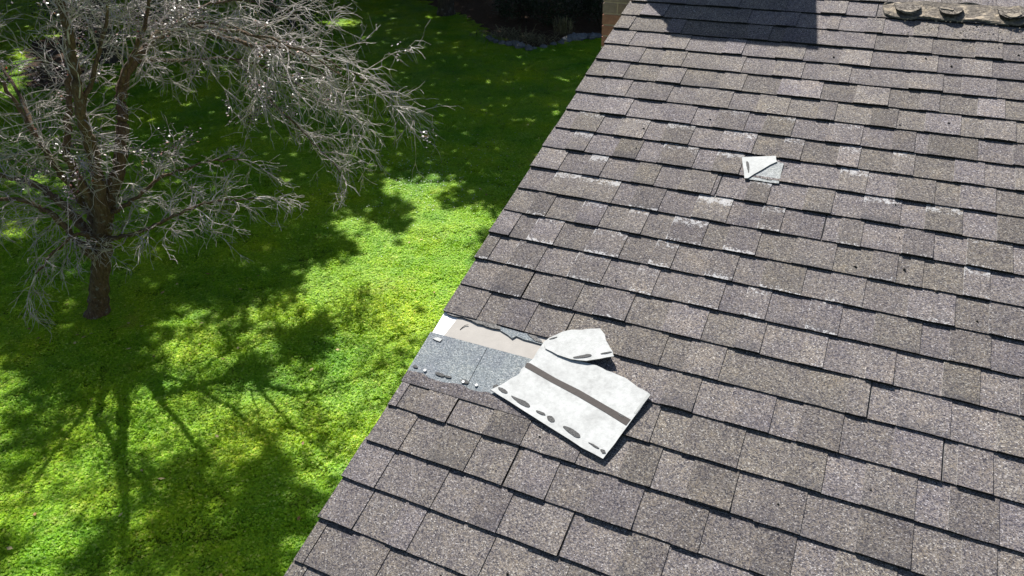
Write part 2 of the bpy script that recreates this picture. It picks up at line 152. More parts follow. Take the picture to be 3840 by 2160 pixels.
def vnoise(x,y,s,seed=0):
    g=np.random.default_rng(seed).random((256,256)); X=np.asarray(x)*s+1000;Y=np.asarray(y)*s+1000
    i=np.floor(X).astype(int);j=np.floor(Y).astype(int);u=X-i;v=Y-j;u=u*u*(3-2*u);v=v*v*(3-2*v)
    q=lambda a,b:g[a%256,b%256]
    return (q(i,j)*(1-u)+q(i+1,j)*u)*(1-v)+(q(i,j+1)*(1-u)+q(i+1,j+1)*u)*v
# ---------------------------------------------------------------- materials
def granules(name,cols,bright=1.0,wear=True,spread=1.0,grain=1.0):
    g=G(name,.95,.15); v=g.coord(); oi=g.n('ShaderNodeObjectInfo')
    off=g.n('ShaderNodeVectorMath',operation='ADD'); sc=g.n('ShaderNodeVectorMath',operation='SCALE',Scale=37.0)
    cmb=g.n('ShaderNodeCombineXYZ'); g.l(oi.outputs['Random'],cmb.inputs[0]); g.l(oi.outputs['Random'],cmb.inputs[1]); g.l(cmb.outputs[0],sc.inputs[0]); g.l(v,off.inputs[0]); g.l(sc.outputs[0],off.inputs[1]); v2=off.outputs[0]
    vo=g.n('ShaderNodeTexVoronoi',Scale=310.0*grain); g.l(v2,vo.inputs['Vector'])
    sx=g.n('ShaderNodeSeparateColor'); g.l(vo.outputs['Color'],sx.inputs[0])
    c=g.ramp(sx.outputs[0],cols)
    fine=g.noise(v2,150*grain,4,.75)
    c=g.mix(1.0,c,g.ramp(fine,[(.28,.52),(.5,.97),(.72,1.5)]),'MULTIPLY')
    c=g.mix(1.0,c,g.ramp(g.noise(v2,8,4,.65),[(.3,(.80*spread,.80*spread,.86*spread)),(.55,(1,1,1)),(.75,(1.14,1.10,1.02))]),'MULTIPLY')
    if wear:
        oc=g.n('ShaderNodeSeparateColor'); g.l(oi.outputs['Color'],oc.inputs[0])
        tone=g.math('MULTIPLY_ADD',oc.outputs[0],.75,.62)
        tn=g.n('ShaderNodeCombineColor'); g.l(tone,tn.inputs[0]); g.l(tone,tn.inputs[1]); g.l(g.math('MULTIPLY',tone,g.math('MULTIPLY_ADD',oi.outputs['Random'],.11,.965)),tn.inputs[2])
        c=g.mix(1.0,c,tn.outputs[0],'MULTIPLY')
        gen=g.n('ShaderNodeSeparateXYZ'); g.l(g.coord('Generated'),gen.inputs[0]); y=gen.outputs[1]
        yn=g.math('ADD',y,g.math('MULTIPLY_ADD',g.noise(v2,26,4,.7),.36,-.18))
        top=g.math('MULTIPLY',g.ramp(yn,[(.50,0.0),(.76,1.0)]),oc.outputs[1])
        lx=g.math('MULTIPLY',g.ramp(gen.outputs[0],[(.012,1.0),(.035,0.0)]),g.math('MULTIPLY_ADD',g.math('ADD',oc.outputs[1],oc.outputs[2]),0.32,.05))  # pale strip at left rim: chalky wear plus painted sunlit edge
        bot=g.math('MULTIPLY',g.ramp(yn,[(.02,1.0),(.24,0.0)]),oc.outputs[2])
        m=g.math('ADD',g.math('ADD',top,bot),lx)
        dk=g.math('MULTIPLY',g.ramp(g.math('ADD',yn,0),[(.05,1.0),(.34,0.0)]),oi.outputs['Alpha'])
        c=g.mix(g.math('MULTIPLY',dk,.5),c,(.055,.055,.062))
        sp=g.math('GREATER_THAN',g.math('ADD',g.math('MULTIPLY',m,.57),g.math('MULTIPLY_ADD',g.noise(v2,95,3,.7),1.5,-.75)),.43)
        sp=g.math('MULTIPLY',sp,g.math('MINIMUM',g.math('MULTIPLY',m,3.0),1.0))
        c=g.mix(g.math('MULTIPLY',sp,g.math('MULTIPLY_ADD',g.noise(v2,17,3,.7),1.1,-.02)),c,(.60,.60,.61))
    c=g.mix(1.0,c,(bright,bright,bright),'MULTIPLY')
    g.base(c); g.bump(g.math('ADD',vo.outputs['Distance'],fine),.7,.0016); return g.m
COLS=[(0,(.045,.042,.050)),(.22,(.105,.098,.104)),(.42,(.150,.134,.126)),(.62,(.200,.172,.140)),(.80,(.215,.192,.178)),(.93,(.26,.24,.22)),(1,(.42,.40,.38))]
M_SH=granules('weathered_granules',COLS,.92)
M_BLUE=granules('fresh_granules',[(0,(.13,.15,.165)),(.3,(.20,.225,.24)),(.6,(.24,.265,.28)),(.85,(.29,.315,.32)),(1,(.42,.43,.42))],1.0,False)
M_PATCH=granules('bare_mat_granules',[(0,(.26,.275,.28)),(.3,(.33,.345,.345)),(.7,(.38,.395,.39)),(1,(.46,.47,.46))],1.0,False)
def plain(name,c,rough=.7,var=.12,scale=30,c2=None,bumps=.2,spec=.3,kind='Object'):
    g=G(name,rough,spec); v=g.coord(kind); n=g.noise(v,scale,5,.65)
    a=tuple(x*(1-var*2) for x in c) if c2 is None else c2
    g.base(g.ramp(n,[(.3,a),(.7,c)])); g.bump(n,bumps,.004); return g.m
M_EDGE_LIT=plain('shingle_sunlit_cut_edge',(.46,.45,.44),.9,.3,120)  # pale cut edge: worn mat, with sunlight from the left painted in
M_BUTT=plain('shingle_butt_asphalt',(.018,.017,.018),.85,.2,90)
M_FELT=plain('grey_felt_underlay',(.42,.395,.365),.9,.06,22)
M_WHITE=plain('white_painted_metal',(.86,.87,.88),.4,.02,8,bumps=.02)
M_GLASSMAT=plain('white_shingle_backing',(.50,.51,.505),.9,.055,55,bumps=.35)
g=G('shingle_backing',.9,.2); v=g.coord(); c=g.ramp(g.noise(v,14,5,.7),[(.3,(.40,.405,.40)),(.6,(.51,.52,.515))]); c=g.mix(g.ramp(g.noise(v,150,4,.8),[(.64,0.0),(.76,.8)]),c,(.22,.21,.20)); c=g.mix(1.0,c,g.ramp(g.noise(v,60,3,.6),[(.35,.92),(.6,1.04)]),'MULTIPLY'); g.base(c); g.bump(g.noise(v,90,4,.7),.4,.002); M_GLASSMAT=g.m
M_TAR=plain('tar_sealant',(.035,.035,.036),.75,.4,300,(.14,.14,.14),.8)
M_STRIP=plain('brown_seal_strip',(.058,.048,.045),.7,.12,60)
M_TORN=plain('torn_asphalt',(.035,.033,.033),.9,.4,200,(.30,.29,.28),1.0)
g=G('crumbled_shingle',.95,.15); v=g.coord(); n1=g.noise(v,60,5,.75); c=g.ramp(n1,[(.3,(.05,.045,.04)),(.5,(.16,.14,.12)),(.7,(.26,.23,.19))])
g.base(g.mix(g.ramp(g.noise(v,22,4,.7),[(.50,0.0),(.60,1.0)]),c,g.ramp(n1,[(.3,(.22,.18,.13)),(.7,(.50,.43,.34))]))); g.bump(n1,1.0,.008); M_CRUM=g.m
M_TAN=plain('crumbled_tan_mat',(.42,.36,.28),.95,.3,75,(.07,.062,.055),1.0)
M_LUMP=granules('crumbling_granules',[(0,(.03,.028,.026)),(.5,(.11,.095,.08)),(1,(.30,.27,.23))],1.0,False,1,.6)
M_STEEL=plain('galvanised_steel',(.7,.7,.7),.35,.05,20)
M_RUST=plain('dark_wire',(.04,.035,.03),.6,.1,20)
M_WALL=plain('gable_siding',(.55,.52,.46),.7,.06,3)
M_CONC=plain('light_mortar',(.58,.45,.35),.95,.12,60,bumps=.5)
g=G('brick_clay',.9,.2); v=g.coord(); oi=g.n('ShaderNodeObjectInfo')
c=g.ramp(oi.outputs['Random'],[(0,(.40,.16,.11)),(.50,(.38,.19,.14)),(.56,(.30,.20,.16)),(.8,(.28,.22,.19)),(1,(.20,.185,.18))])
c=g.mix(1.0,c,g.ramp(g.noise(v,35,5,.7),[(.3,.68),(.7,1.2)]),'MULTIPLY'); g.base(c); g.bump(g.noise(v,120,4,.7),.5,.003); M_BRICK=g.m
def bark(name,c1,c2,scale=14):
    g=G(name,.9,.2); v=g.coord(); n=g.noise(v,scale,6,.7)
    mp=g.n('ShaderNodeMapping'); mp.inputs['Scale'].default_value=(1,1,.25); g.l(v,mp.inputs['Vector']); w_=g.noise(mp.outputs[0],scale*2.4,4,.7)
    g.base(g.mix(g.ramp(n,[(.56,0.0),(.66,.7)]),g.ramp(w_,[(.3,c1),(.7,c2)]),(.22,.24,.22))); g.bump(w_,.9,.02); return g.m
M_BARK=bark('plum_bark',(.05,.032,.020),(.17,.115,.07))
M_BARK2=bark('dark_trunk_bark',(.03,.025,.02),(.10,.08,.06),6)
g=G('twig_bark',.75,.25); v=g.coord(); g.base(g.ramp(g.noise(v,7,5,.8),[(.3,(.12,.098,.085)),(.50,(.36,.32,.30)),(.68,(.70,.65,.62))])); M_TWIG=g.m
def leafmat(name,cols,rough=.5,trans=.3,spec=.4,wscale=.6,tcol=None,attr=True,glossmul=1.0):
    g=G(name,rough,spec)
    if attr:
        a=g.n('ShaderNodeAttribute',attribute_name='tone'); fac=a.outputs['Fac']
    else: fac=g.n('ShaderNodeObjectInfo').outputs['Random']
    c=g.ramp(fac,cols)
    geo=g.n('ShaderNodeNewGeometry'); c=g.mix(1.0,c,g.ramp(g.noise(geo.outputs['Position'],wscale,4,.6),[(.3,.75),(.7,1.25)]),'MULTIPLY')
    g.base(c)
    tr=g.n('ShaderNodeBsdfTranslucent'); g.l(g.mix(1.0,c,tcol or (1.2,1.3,.6),'MULTIPLY'),tr.inputs[0])
    mx=g.n('ShaderNodeMixShader'); mx.inputs[0].default_value=trans; g.l(g.b.outputs[0],mx.inputs[1]); g.l(tr.outputs[0],mx.inputs[2])
    g.l(mx.outputs[0],g.t.nodes['Material Output'].inputs[0]); return g.m
M_CROWN=leafmat('shade_tree_leaf',[(0,(.025,.055,.012)),(1,(.05,.10,.022))],.5,.06)
M_SHRUB=leafmat('dark_shrub_leaf',[(0,(.012,.028,.012)),(.6,(.03,.06,.022)),(1,(.07,.11,.04))],.45,.15)
M_PLUM=leafmat('purple_plum_leaf',[(0,(.03,.018,.028)),(.5,(.075,.05,.07)),(.74,(.20,.17,.20)),(.84,(.36,.08,.035)),(.91,(.20,.24,.06)),(1,(.40,.36,.40))],.42,.2,.5,1.0,(1.2,.8,.7))
# ---------------------------------------------------------------- ground and lawn
g=G('soil_and_thatch',.95,.1); geo=g.n('ShaderNodeNewGeometry'); P=geo.outputs['Position']
g.base(g.mix(g.noise(P,9,5,.7),(.05,.09,.010),(.14,.20,.02))); g.bump(g.noise(P,14,5,.7),.6,.05); M_SOIL=g.m
gv=[];gf=[];N=60
for i in range(N+1):
    for j in range(N+1):
        x=-70+i*1.9; y=-25+j*1.9; gv.append((x,y,0.0))
for i in range(N):
    for j in range(N): gf.append((i*(N+1)+j,(i+1)*(N+1)+j,(i+1)*(N+1)+j+1,i*(N+1)+j+1))
# a skirt reaching the horizon
b=len(gv); gv+=[(-600,-600,-.01),(600,-600,-.01),(600,600,-.01),(-600,600,-.01)]; gf.append((b,b+1,b+2,b+3))
link(meshobj('ground',gv,gf,M_SOIL),kind='structure')
def lawnmat():
    g=G('lawn_leaf',.50,.22)
    a=g.n('ShaderNodeAttribute',attribute_name='tone'); geo=g.n('ShaderNodeNewGeometry'); P=geo.outputs['Position']
    c=g.ramp(a.outputs['Fac'],[(0,(.14,.30,.018)),(.45,(.31,.54,.020)),(.8,(.46,.66,.035)),(1,(.68,.76,.18))])
    big=g.noise(P,.55,4,.6); mid=g.noise(P,4.5,6,.8)
    c=g.mix(1.0,c,g.ramp(big,[(.32,(.55,.80,.85)),(.5,(.95,1.0,.95)),(.66,(1.28,1.12,.8))]),'MULTIPLY')
    c=g.mix(1.0,c,g.ramp(mid,[(.3,(.78,.84,.85)),(.52,(1,1,1)),(.74,(1.18,1.08,.9))]),'MULTIPLY')
    br=g.ramp(g.noise(P,.9,5,.7),[(.60,0.0),(.72,.42)]); c=g.mix(br,c,(.44,.36,.09))
    g.base(c); tr=g.n('ShaderNodeBsdfTranslucent'); g.l(g.mix(1.0,c,(1.4,1.25,.45),'MULTIPLY'),tr.inputs[0])
    mx=g.n('ShaderNodeMixShader'); mx.inputs[0].default_value=.42; g.l(g.b.outputs[0],mx.inputs[1]); g.l(tr.outputs[0],mx.inputs[2])
    g.l(mx.outputs[0],g.t.nodes['Material Output'].inputs[0]); return g.m
M_LAWN=lawnmat()
pc=bpy.data.collections.new('lawn_patches')
PS=.62
def leafquads(cx,cy,cz,L,Wd,az,tilt,bend=0):
    """pointed leaves as 4-gons; arrays"""
    d=np.stack([np.cos(az)*np.cos(tilt),np.sin(az)*np.cos(tilt),np.sin(tilt)],1); s_=np.stack([-np.sin(az),np.cos(az),np.zeros_like(az)],1)
    c=np.stack([cx,cy,cz],1); L=L[:,None]; Wd=Wd[:,None]
    p0=c; p1=c+d*L*.55+s_*Wd*.5; p2=c+d*L; p3=c+d*L*.55-s_*Wd*.5
    p2=p2.copy(); p2[:,2]-=bend*L[:,0]
    return np.stack([p0,p1,p2,p3],1)
for k in range(4):
    r=np.random.default_rng(50+k); nb=[2300,1500,2000,1700][k]; nc=[300,1300,700,1000][k]
    x=r.uniform(-PS/2,PS/2,nb);y=r.uniform(-PS/2,PS/2,nb); hmap=.75+.5*vnoise(x,y,9,k)
    bl=leafquads(x,y,np.zeros(nb),r.uniform(.03,.065,nb)*hmap,r.uniform(.004,.007,nb),r.uniform(0,6.28,nb),r.uniform(.25,1.1,nb),.15)
    x=r.uniform(-PS/2,PS/2,nc);y=r.uniform(-PS/2,PS/2,nc); hmap=.7+.6*vnoise(x,y,9,k)
    qs=[bl]; tn=[np.clip(r.normal(.45,.2,nb),0,1)]
    zz=r.uniform(.015,.036,nc)*hmap; az0=r.uniform(0,6.28,nc); tb=np.clip(r.normal(.55,.22,nc),0,1); sz=r.uniform(.010,.019,nc)
    for q in range(3):
        qs.append(leafquads(x,y,zz,sz,sz*.95,az0+q*2.094,r.uniform(-.15,.45,nc),0)); tn.append(tb)
    o=npmesh('lawn_patch',np.concatenate(qs),4,M_LAWN,np.concatenate(tn)); pc.objects.link(o)
ex=np.array(VIEW); xs=np.arange(-46,-1,.40); ys=np.arange(-5,34,.40); X,Y=np.meshgrid(xs,ys); X=X.ravel();Y=Y.ravel()
X=X+RNG.uniform(-.14,.14,X.size);Y=Y+RNG.uniform(-.14,.14,Y.size)
cxy=ex.mean(0); grown=[tuple(cxy+(np.array(p)-cxy)*1.04+np.sign(np.array(p)-cxy)*.5) for p in VIEW]
BED=[(-17.5,24.5),(-13.2,21.6),(-11.3,19.6),(-10.4,18.8),(-9.6,18.3),(-8.7,18.15),(-8.2,18.5),(-7.8,19.4),(-7.4,20.0),(-6.8,20.3),(-3,20.6),(-2,40),(-18,40)]
BED2=[(-19.2,8.9),(-20.6,8.6),(-23.5,11.0),(-26,12.6),(-25.2,14.2),(-21.5,11.8),(-19.6,10.6)]
ok=inpoly(X,Y,grown)&~inpoly(X,Y,BED)&~inpoly(X,Y,BED2); X=X[ok];Y=Y[ok]
me=bpy.data.meshes.new('lawn_grass'); me.vertices.add(X.size); me.vertices.foreach_set('co',np.stack([X,Y,np.zeros_like(X)],1).reshape(-1).astype(np.float32)); me.update()
lawn=bpy.data.objects.new('lawn_grass',me); link(lawn,label='bright green clover and grass lawn left of the roof, dappled with shade',cat='lawn',kind='stuff')
ng=bpy.data.node_groups.new('lawn_scatter','GeometryNodeTree'); ng.interface.new_socket('Geometry',in_out='INPUT',socket_type='NodeSocketGeometry'); ng.interface.new_socket('Geometry',in_out='OUTPUT',socket_type='NodeSocketGeometry')
gi=ng.nodes.new('NodeGroupInput'); go=ng.nodes.new('NodeGroupOutput'); mp=ng.nodes.new('GeometryNodeMeshToPoints'); ip=ng.nodes.new('GeometryNodeInstanceOnPoints'); ci=ng.nodes.new('GeometryNodeCollectionInfo')
ci.inputs['Collection'].default_value=pc; ci.inputs['Separate Children'].default_value=True; ci.inputs['Reset Children'].default_value=True
ip.inputs['Pick Instance'].default_value=True
rv=ng.nodes.new('FunctionNodeRandomValue'); rv.data_type='FLOAT_VECTOR'; rv.inputs[0].default_value=(-.04,-.04,0); rv.inputs[1].default_value=(.04,.04,6.283)
sv=ng.nodes.new('FunctionNodeRandomValue'); sv.data_type='FLOAT_VECTOR'; sv.inputs[0].default_value=(.95,.95,.7); sv.inputs[1].default_value=(1.15,1.15,1.5)
iv=ng.nodes.new('FunctionNodeRandomValue'); iv.data_type='INT'; iv.inputs[4].default_value=0; iv.inputs[5].default_value=3
ng.links.new(gi.outputs[0],mp.inputs[0]); ng.links.new(mp.outputs[0],ip.inputs['Points']); ng.links.new(ci.outputs[0],ip.inputs['Instance']); ng.links.new(rv.outputs[0],ip.inputs['Rotation']); ng.links.new(sv.outputs[0],ip.inputs['Scale']); ng.links.new(iv.outputs[2],ip.inputs['Instance Index']); ng.links.new(ip.outputs[0],go.inputs[0])
md=lawn.modifiers.new('scatter','NODES'); md.node_group=ng
# mulch beds
g=G('bark_mulch',.95,.1); P=g.n('ShaderNodeNewGeometry').outputs['Position']; g.base(g.ramp(g.noise(P,9,6,.8),[(.3,(.03,.02,.014)),(.6,(.10,.06,.04)),(.8,(.26,.18,.12))])); g.bump(g.noise(P,20,5,.8),1,.05); M_MULCH=g.m
for bp in (BED,BED2):
    link(meshobj('planting_bed',[(x,y,.02) for x,y in bp],[tuple(range(len(bp)))],M_MULCH),kind='structure')
# ---------------------------------------------------------------- house: roof boards, chimney
E_=.143
MR=Matrix.Translation((0,0,ZO))@Matrix.Rotation(math.atan(1/3),4,'X')
house=bpy.data.objects.new('house',None); link(house,label='house with a weathered grey-brown asphalt shingle roof and brick chimney',cat='house')
def onroof(o,x=0,y=0,z=0,parent=house):
    o.matrix_basis=MR@Matrix.Translation((x,y,z)); return link(o,parent)
def boxv(x0,x1,y0,y1,z0,z1):
    return [(x0,y0,z0),(x1,y0,z0),(x1,y1,z0),(x0,y1,z0),(x0,y0,z1),(x1,y0,z1),(x1,y1,z1),(x0,y1,z1)],[(0,3,2,1),(4,5,6,7),(0,1,5,4),(1,2,6,5),(2,3,7,6),(3,0,4,7)]
def box(name,a,mat): v,f=boxv(*a); return meshobj(name,v,f,mat)
def chaikin(p,n=2):
    for _ in range(n):
        q=[]
        for i in range(len(p)):
            a=p[i];b_=p[(i+1)%len(p)]; q+=[(a[0]*.75+b_[0]*.25,a[1]*.75+b_[1]*.25),(a[0]*.25+b_[0]*.75,a[1]*.25+b_[1]*.75)]
        p=q
    return [(x+random.uniform(-.0006,.0006),y+random.uniform(-.0006,.0006)) for x,y in p]
def slab(name,poly,z0,th,mat,zf=None,side=None):
    """extruded outline (x,y); zf(x,y)->extra height"""
    zf=zf or (lambda x,y:0)
    A=sum(poly[i][0]*poly[(i+1)%len(poly)][1]-poly[(i+1)%len(poly)][0]*poly[i][1] for i in range(len(poly)))
    if A<0: poly=poly[::-1]
    n=len(poly); v=[(x,y,z0+zf(x,y)) for x,y in poly]+[(x,y,z0+th+zf(x,y)) for x,y in poly]
    f=[tuple(range(n-1,-1,-1)),tuple(range(n,2*n))]+[(i,(i+1)%n,n+(i+1)%n,n+i) for i in range(n)]
    o=meshobj(name,v,f,[mat,side] if side else mat)
    if side:
        for p in o.data.polygons[2:]: p.material_index=1
    # clean tessellation for concave outlines
    return o
M_SLABROOF=granules('far_roof_granules',COLS,1.0,False)
YT=5*E_; YB=-30*E_
onroof(box('roof_deck',(.03,9,YB,YT+1.2,-.16,-.006),M_FELT))
# roof continues beyond the pieces that can be picked apart
onroof(box('roof_covering',(13.9*E_,9.0,YB,YT+1.2,-.006,.006),M_SLABROOF))
onroof(box('roof_covering',(.0,13.9*E_,3*E_,YT+1.2,-.006,.006),M_SLABROOF))
onroof(box('roof_covering',(.0,13.9*E_,YB,-26.02*E_,-.006,.004),M_SLABROOF))
onroof(box('rake_board',(.005,.028,YB,YT+1.2,-.22,-.014),M_WHITE))
# white metal drip edge along the rake
dv=[(.001,YB,-.03),(.002,YB,0.0),(.075,YB,.0008),(.001,YT+1.2,-.03),(.002,YT+1.2,0.0),(.075,YT+1.2,.0008),(.075,YB,-.005),(.075,YT+1.2,-.005)]
onroof(meshobj('drip_edge',dv,[(0,1,4,3),(1,2,5,4),(2,6,7,5)],M_WHITE))
wv=[(.30,-4.2,0),(.30,2.2,0),(.30,2.2,ZO+2.2/3-.25),(.30,-4.2,ZO-4.2/3-.25),(.55,-4.2,0),(.55,2.2,0),(.55,2.2,ZO+2.2/3-.25),(.55,-4.2,ZO-4.2/3-.25)]
link(meshobj('gable_wall',wv,[(0,3,2,1),(4,5,6,7),(0,1,5,4),(1,2,6,5),(2,3,7,6),(3,0,4,7)],M_WALL),house)
link(box('eave_wall',(.55,9,-3.7,-3.5,0,ZO-1.6),M_WALL),house)
# chimney
CX0,CX1,CY0,CY1,CZ=-.322,.345,.472,1.12,ZO+1.06
ch=box('chimney',(CX0+.006,CX1-.006,CY0+.006,CY1-.006,0,CZ-.06),M_CONC); link(ch,house)
link(box('chimney_crown',(CX0-.02,CX1+.02,CY0-.02,CY1+.02,CZ-.06,CZ),M_CONC),ch)
bm1=boxv(0,.194,0,.09,0,.057); hb=boxv(0,.088,0,.09,0,.057)
def bev(vf,name):
    v,f=vf; b=.003; out=[]
    o=meshobj(name,v,f,M_BRICK); return o.data
mfull=bev(bm1,'brick'); mhalf=bev(hb,'brick')
nb=0
zc=4.0-0.0677*2
z=ZO-1.25; row=0; PB=.0677
while z<CZ-.07 and nb<270:
    x=CX0; stretch=row%2==0
    seq=[]
    if stretch: seq=['h','f','f','f','h']
    else: seq=['f','f','f','h']
    for s_ in seq:
        wd=.194 if s_=='f' else .088
        if x+wd>CX1+.03: wd=None
        if wd is None: break
        o=bpy.data.objects.new('brick',mfull if s_=='f' else mhalf); o.location=(x,CY0-random.uniform(0,.002),z); link(o,ch); x+=wd+.0125; nb+=1
    # side face
    y=CY0+.10
    for s_ in range(3):
        o=bpy.data.objects.new('brick',mfull); o.rotation_euler=(0,0,math.pi/2); o.location=(CX0+.09-random.uniform(0,.002),y,z); y+=.2065
        if y<CY1+.05: link(o,ch); nb+=1
        else: bpy.data.objects.remove(o)
    z+=PB; row+=1
# ---------------------------------------------------------------- shingles
HB=.0085; HT=.0008
def wedge_z(y,yb,yt): return HT+(HB-HT)*(yt-y)/(yt-yb)
def shingle_mesh(name,w,th,lift,tab,seed):
    """one strip; local origin butt-left on roof plane; y upslope"""
    r=random.Random(seed); L=E_+.012; nx=max(2,int(w/.07)); V=[];F=[];idx=[]
    xs=[w*i/nx for i in range(nx+1)]
    ys=[0,.035,.09,L]
    def top(x,y):
        base=HB+(HT-HB)*min(y/E_,1.06)
        return base+th+lift*max(0,1-y/.07)**1.5*(0.4+.6*abs(math.sin(seed+ x*9)))
    off=[r.uniform(-.0016,.0016) for _ in xs]
    for j,y in enumerate(ys):
        for i,x in enumerate(xs):
            V.append((x,y+(off[i] if j==0 else 0),top(x,y)))
    for i,x in enumerate(xs):
        V.append((x,off[i]+.001,(HB*.5 if tab else -.005)))
    nV=nx+1
    for j in range(3):
        for i in range(nx): F.append((j*nV+i,j*nV+i+1,(j+1)*nV+i+1,(j+1)*nV+i))
    top_n=len(F)
    b=4*nV
    for i in range(nx): F.append((b+i,b+i+1,i+1,i))
    butt_n=len(F)
    bz=-.004
    n0=len(V)
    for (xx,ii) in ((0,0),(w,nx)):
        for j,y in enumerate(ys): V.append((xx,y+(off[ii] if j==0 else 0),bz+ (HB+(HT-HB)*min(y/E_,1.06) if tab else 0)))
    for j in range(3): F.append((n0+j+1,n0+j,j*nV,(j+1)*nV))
    lft=len(F)
    for j in range(3): F.append((n0+4+j,n0+4+j+1,(j+1)*nV+nx,j*nV+nx))
    o=meshobj(name,V,F,[M_SH,M_BUTT,M_EDGE_LIT]); P=o.data.polygons
    for k in range(top_n,butt_n): P[k].material_index=1
    for k in range(butt_n,lft): P[k].material_index=2  # left sides pale, right ones dark: sun side painted in, besides edge wear
    for k in range(lft,len(F)): P[k].material_index=1
    return o
UMAX=13.9
ntab=nsh=0
r=random.Random(3)
def wearof(k,u):
    """(tone, top white, bottom white, dark lower band)"""
    # chalky granule loss is strongest in the middle-left of the slope
    t=b=0
    if 6<=k<=17: t=max(0,1-abs(k-10.5)/7.5)*(1.0 if u<9 or k<13 else .45)*(1 if u<9.5 or r.random()<.6 else .5)
    if k>=11: b=max(0,1-abs(k-12.5)/6)*(1 if u<9 else .75)
    t*=r.choice([0,.35,.8,1,1]); b*=r.choice([0,.3,.8,1,1])
    if k<6: t*=.1
    return t,b
for k in range(-2,27):
    tabs=TABS.get(k)
    if not tabs or len(tabs)<3 or tabs[-1][0]<12:
        u=tabs[-1][0] if tabs else r.uniform(0,.8); tabs=list(tabs or []); ty=tabs[-1][1] if tabs else 'D'
        while u<13.2:
            ty='W' if ty!='W' else 'D'; u+=r.uniform(.6,1.05) if ty=='W' else r.uniform(.75,1.05); tabs.append((round(u,2),ty))
    u0=-.02+ r.uniform(-.05,.05)
    if k in (17,18): u0=3.55
    if k==0: pass
    # strip joints: marked ones, else about every seven exposures at a right-hand tab edge
    J=[t[0] for t in tabs if t[1]=='J' and t[0]>u0+.3]
    joints=[u0]+J
    for lo,hi in zip([u0]+J,J+[UMAX]):
        x=lo
        while hi-x>7.6:
            c=[t[0] for t in tabs if t[1]=='D' and x+4.6<t[0]<x+7.2 and t[0]<hi-1]
            if not c: break
            x=r.choice(c); joints.append(x)
    joints=sorted(set(joints))+[UMAX]
    yb=-k*E_
    shs=[]
    for a,b_ in zip(joints[:-1],joints[1:]):
        gap=.0016 if b_<UMAX else 0
        wide=.0055 if b_ in J else gap
        o=shingle_mesh('shingle',(b_-a)*E_-wide,0,r.uniform(0,.001),False,k*13.7+a)
        onroof(o,a*E_,yb,0); t,bw=wearof(k,a)
        if k in(10,): pass
        o.color=(r.uniform(.35,.75),t*.25,bw*.3,r.uniform(0,.6)); shs.append((a,b_,o)); nsh+=1
    # raised tabs from a W edge to the next D/J edge
    edges=[(u0,'S')]+[t for t in tabs if t[0]>u0+.05]
    start=None
    spans=[]
    first=next((t for t in tabs if t[0]>u0+.05),None)
    if first and first[1] in 'DJ': start=u0
    for u,ty in [t for t in tabs if t[0]>u0+.05]:
        if ty=='W':
            if start is None: start=u
        else:
            if start is not None: spans.append((start,u)); start=None
            else:
                # two right-hand edges in a row: a doubled tooth
                pass
    if start is not None and start<UMAX-.3: spans.append((start,UMAX))
    for a,b_ in spans:
        if b_-a<.12: continue
        host=[s for s in shs if s[0]-1e-3<=(a+b_)/2<=s[1]+1e-3]
        if not host: continue
        host=host[0]
        a2=max(a,host[0]); b2=min(b_,host[1])
        w_=(b2-a2)*E_-(.0055 if (b2 in J) else .0008)
        o=shingle_mesh('tab',w_,.0030,r.choice([0,0,.001,.002,.004]),True,k*7.1+a)
        o.matrix_basis=Matrix.Translation(((a2-host[0])*E_,r.uniform(-.0022,.0005),0)); link(o,host[2])
        t,bw=wearof(k,a)
        if k in (17,18,19) : t*=.3
        tone=r.uniform(.25,.85)
        if k<=5: tone=r.uniform(.55,1.0)
        if k>16 or (k>11 and a<3): tone*=.85
        o.color=(tone,t,bw,r.uniform(0,1) if k>8 else r.uniform(0,.3)); ntab+=1
# the strip that keeps its fresh upper half where two courses are gone
zf=lambda x,y:0.0
a_=1.63*E_
M_F=M_BLUE
for x0,x1 in ((-.002,a_-.001),(a_+.001,3.7*E_)):
    pl=[(x0,-18.16*E_),(x1,-18.16*E_),(x1,-16.72*E_),(x0,-16.72*E_)]
    onroof(slab('bared_shingle_top',pl,.0005,.0052,M_BLUE,side=M_BUTT))['label']='fresh blue-grey granules bared where two courses blew off'
pl=[(-.001,-18.30*E_),(3.7*E_,-18.30*E_),(3.7*E_,-17.98*E_)]+[(x*E_,(-17.98+random.uniform(-.05,.05))*E_) for x in np.arange(3.5,0,-.22)]+[(-.001,-17.98*E_)]
onroof(slab('dirty_band',pl,.0035,.0040,M_SH,side=M_BUTT)).color=(.35,.12,.0,.5)
onroof(slab('underlay_felt',[(.05,-16.80*E_),(3.9*E_,-16.80*E_),(3.9*E_,-15.85*E_),(.07,-15.85*E_)],-.004,.0062,M_FELT))
onroof(slab('torn_strip_piece',TORN,.003,.004,M_BLUE,side=M_TORN))
onroof(slab('torn_strip_piece',TORN2,.002,.006,M_TORN,side=M_BUTT))
for i,b_ in enumerate(BITS): onroof(slab('torn_scrap',b_,.004,.005,M_TORN if i!=0 else M_GLASSMAT,side=M_TORN))
for b_ in SPOTS: onroof(slab('tar_spot',chaikin(b_),.005,.0042,M_TAR))
for x,y in NAILS:
    v=[];f=[]
    for q in range(10): v.append((.0062*math.cos(q*.628),.0062*math.sin(q*.628),.0))
    for q in range(10): v.append((.0055*math.cos(q*.628),.0055*math.sin(q*.628),.0022))
    f=[tuple(range(10,20))]+[(q,(q+1)%10,10+(q+1)%10,10+q) for q in range(10)]
    onroof(meshobj('roofing_nail',v,f,M_STEEL),x,y,.0085)
V=[];F=[]; tube([(x,y,.0028+.001*i) for i,(x,y) in enumerate(CURVE)],[.0012]*4,5,V,F); onroof(meshobj('bent_wire',V,F,M_RUST))
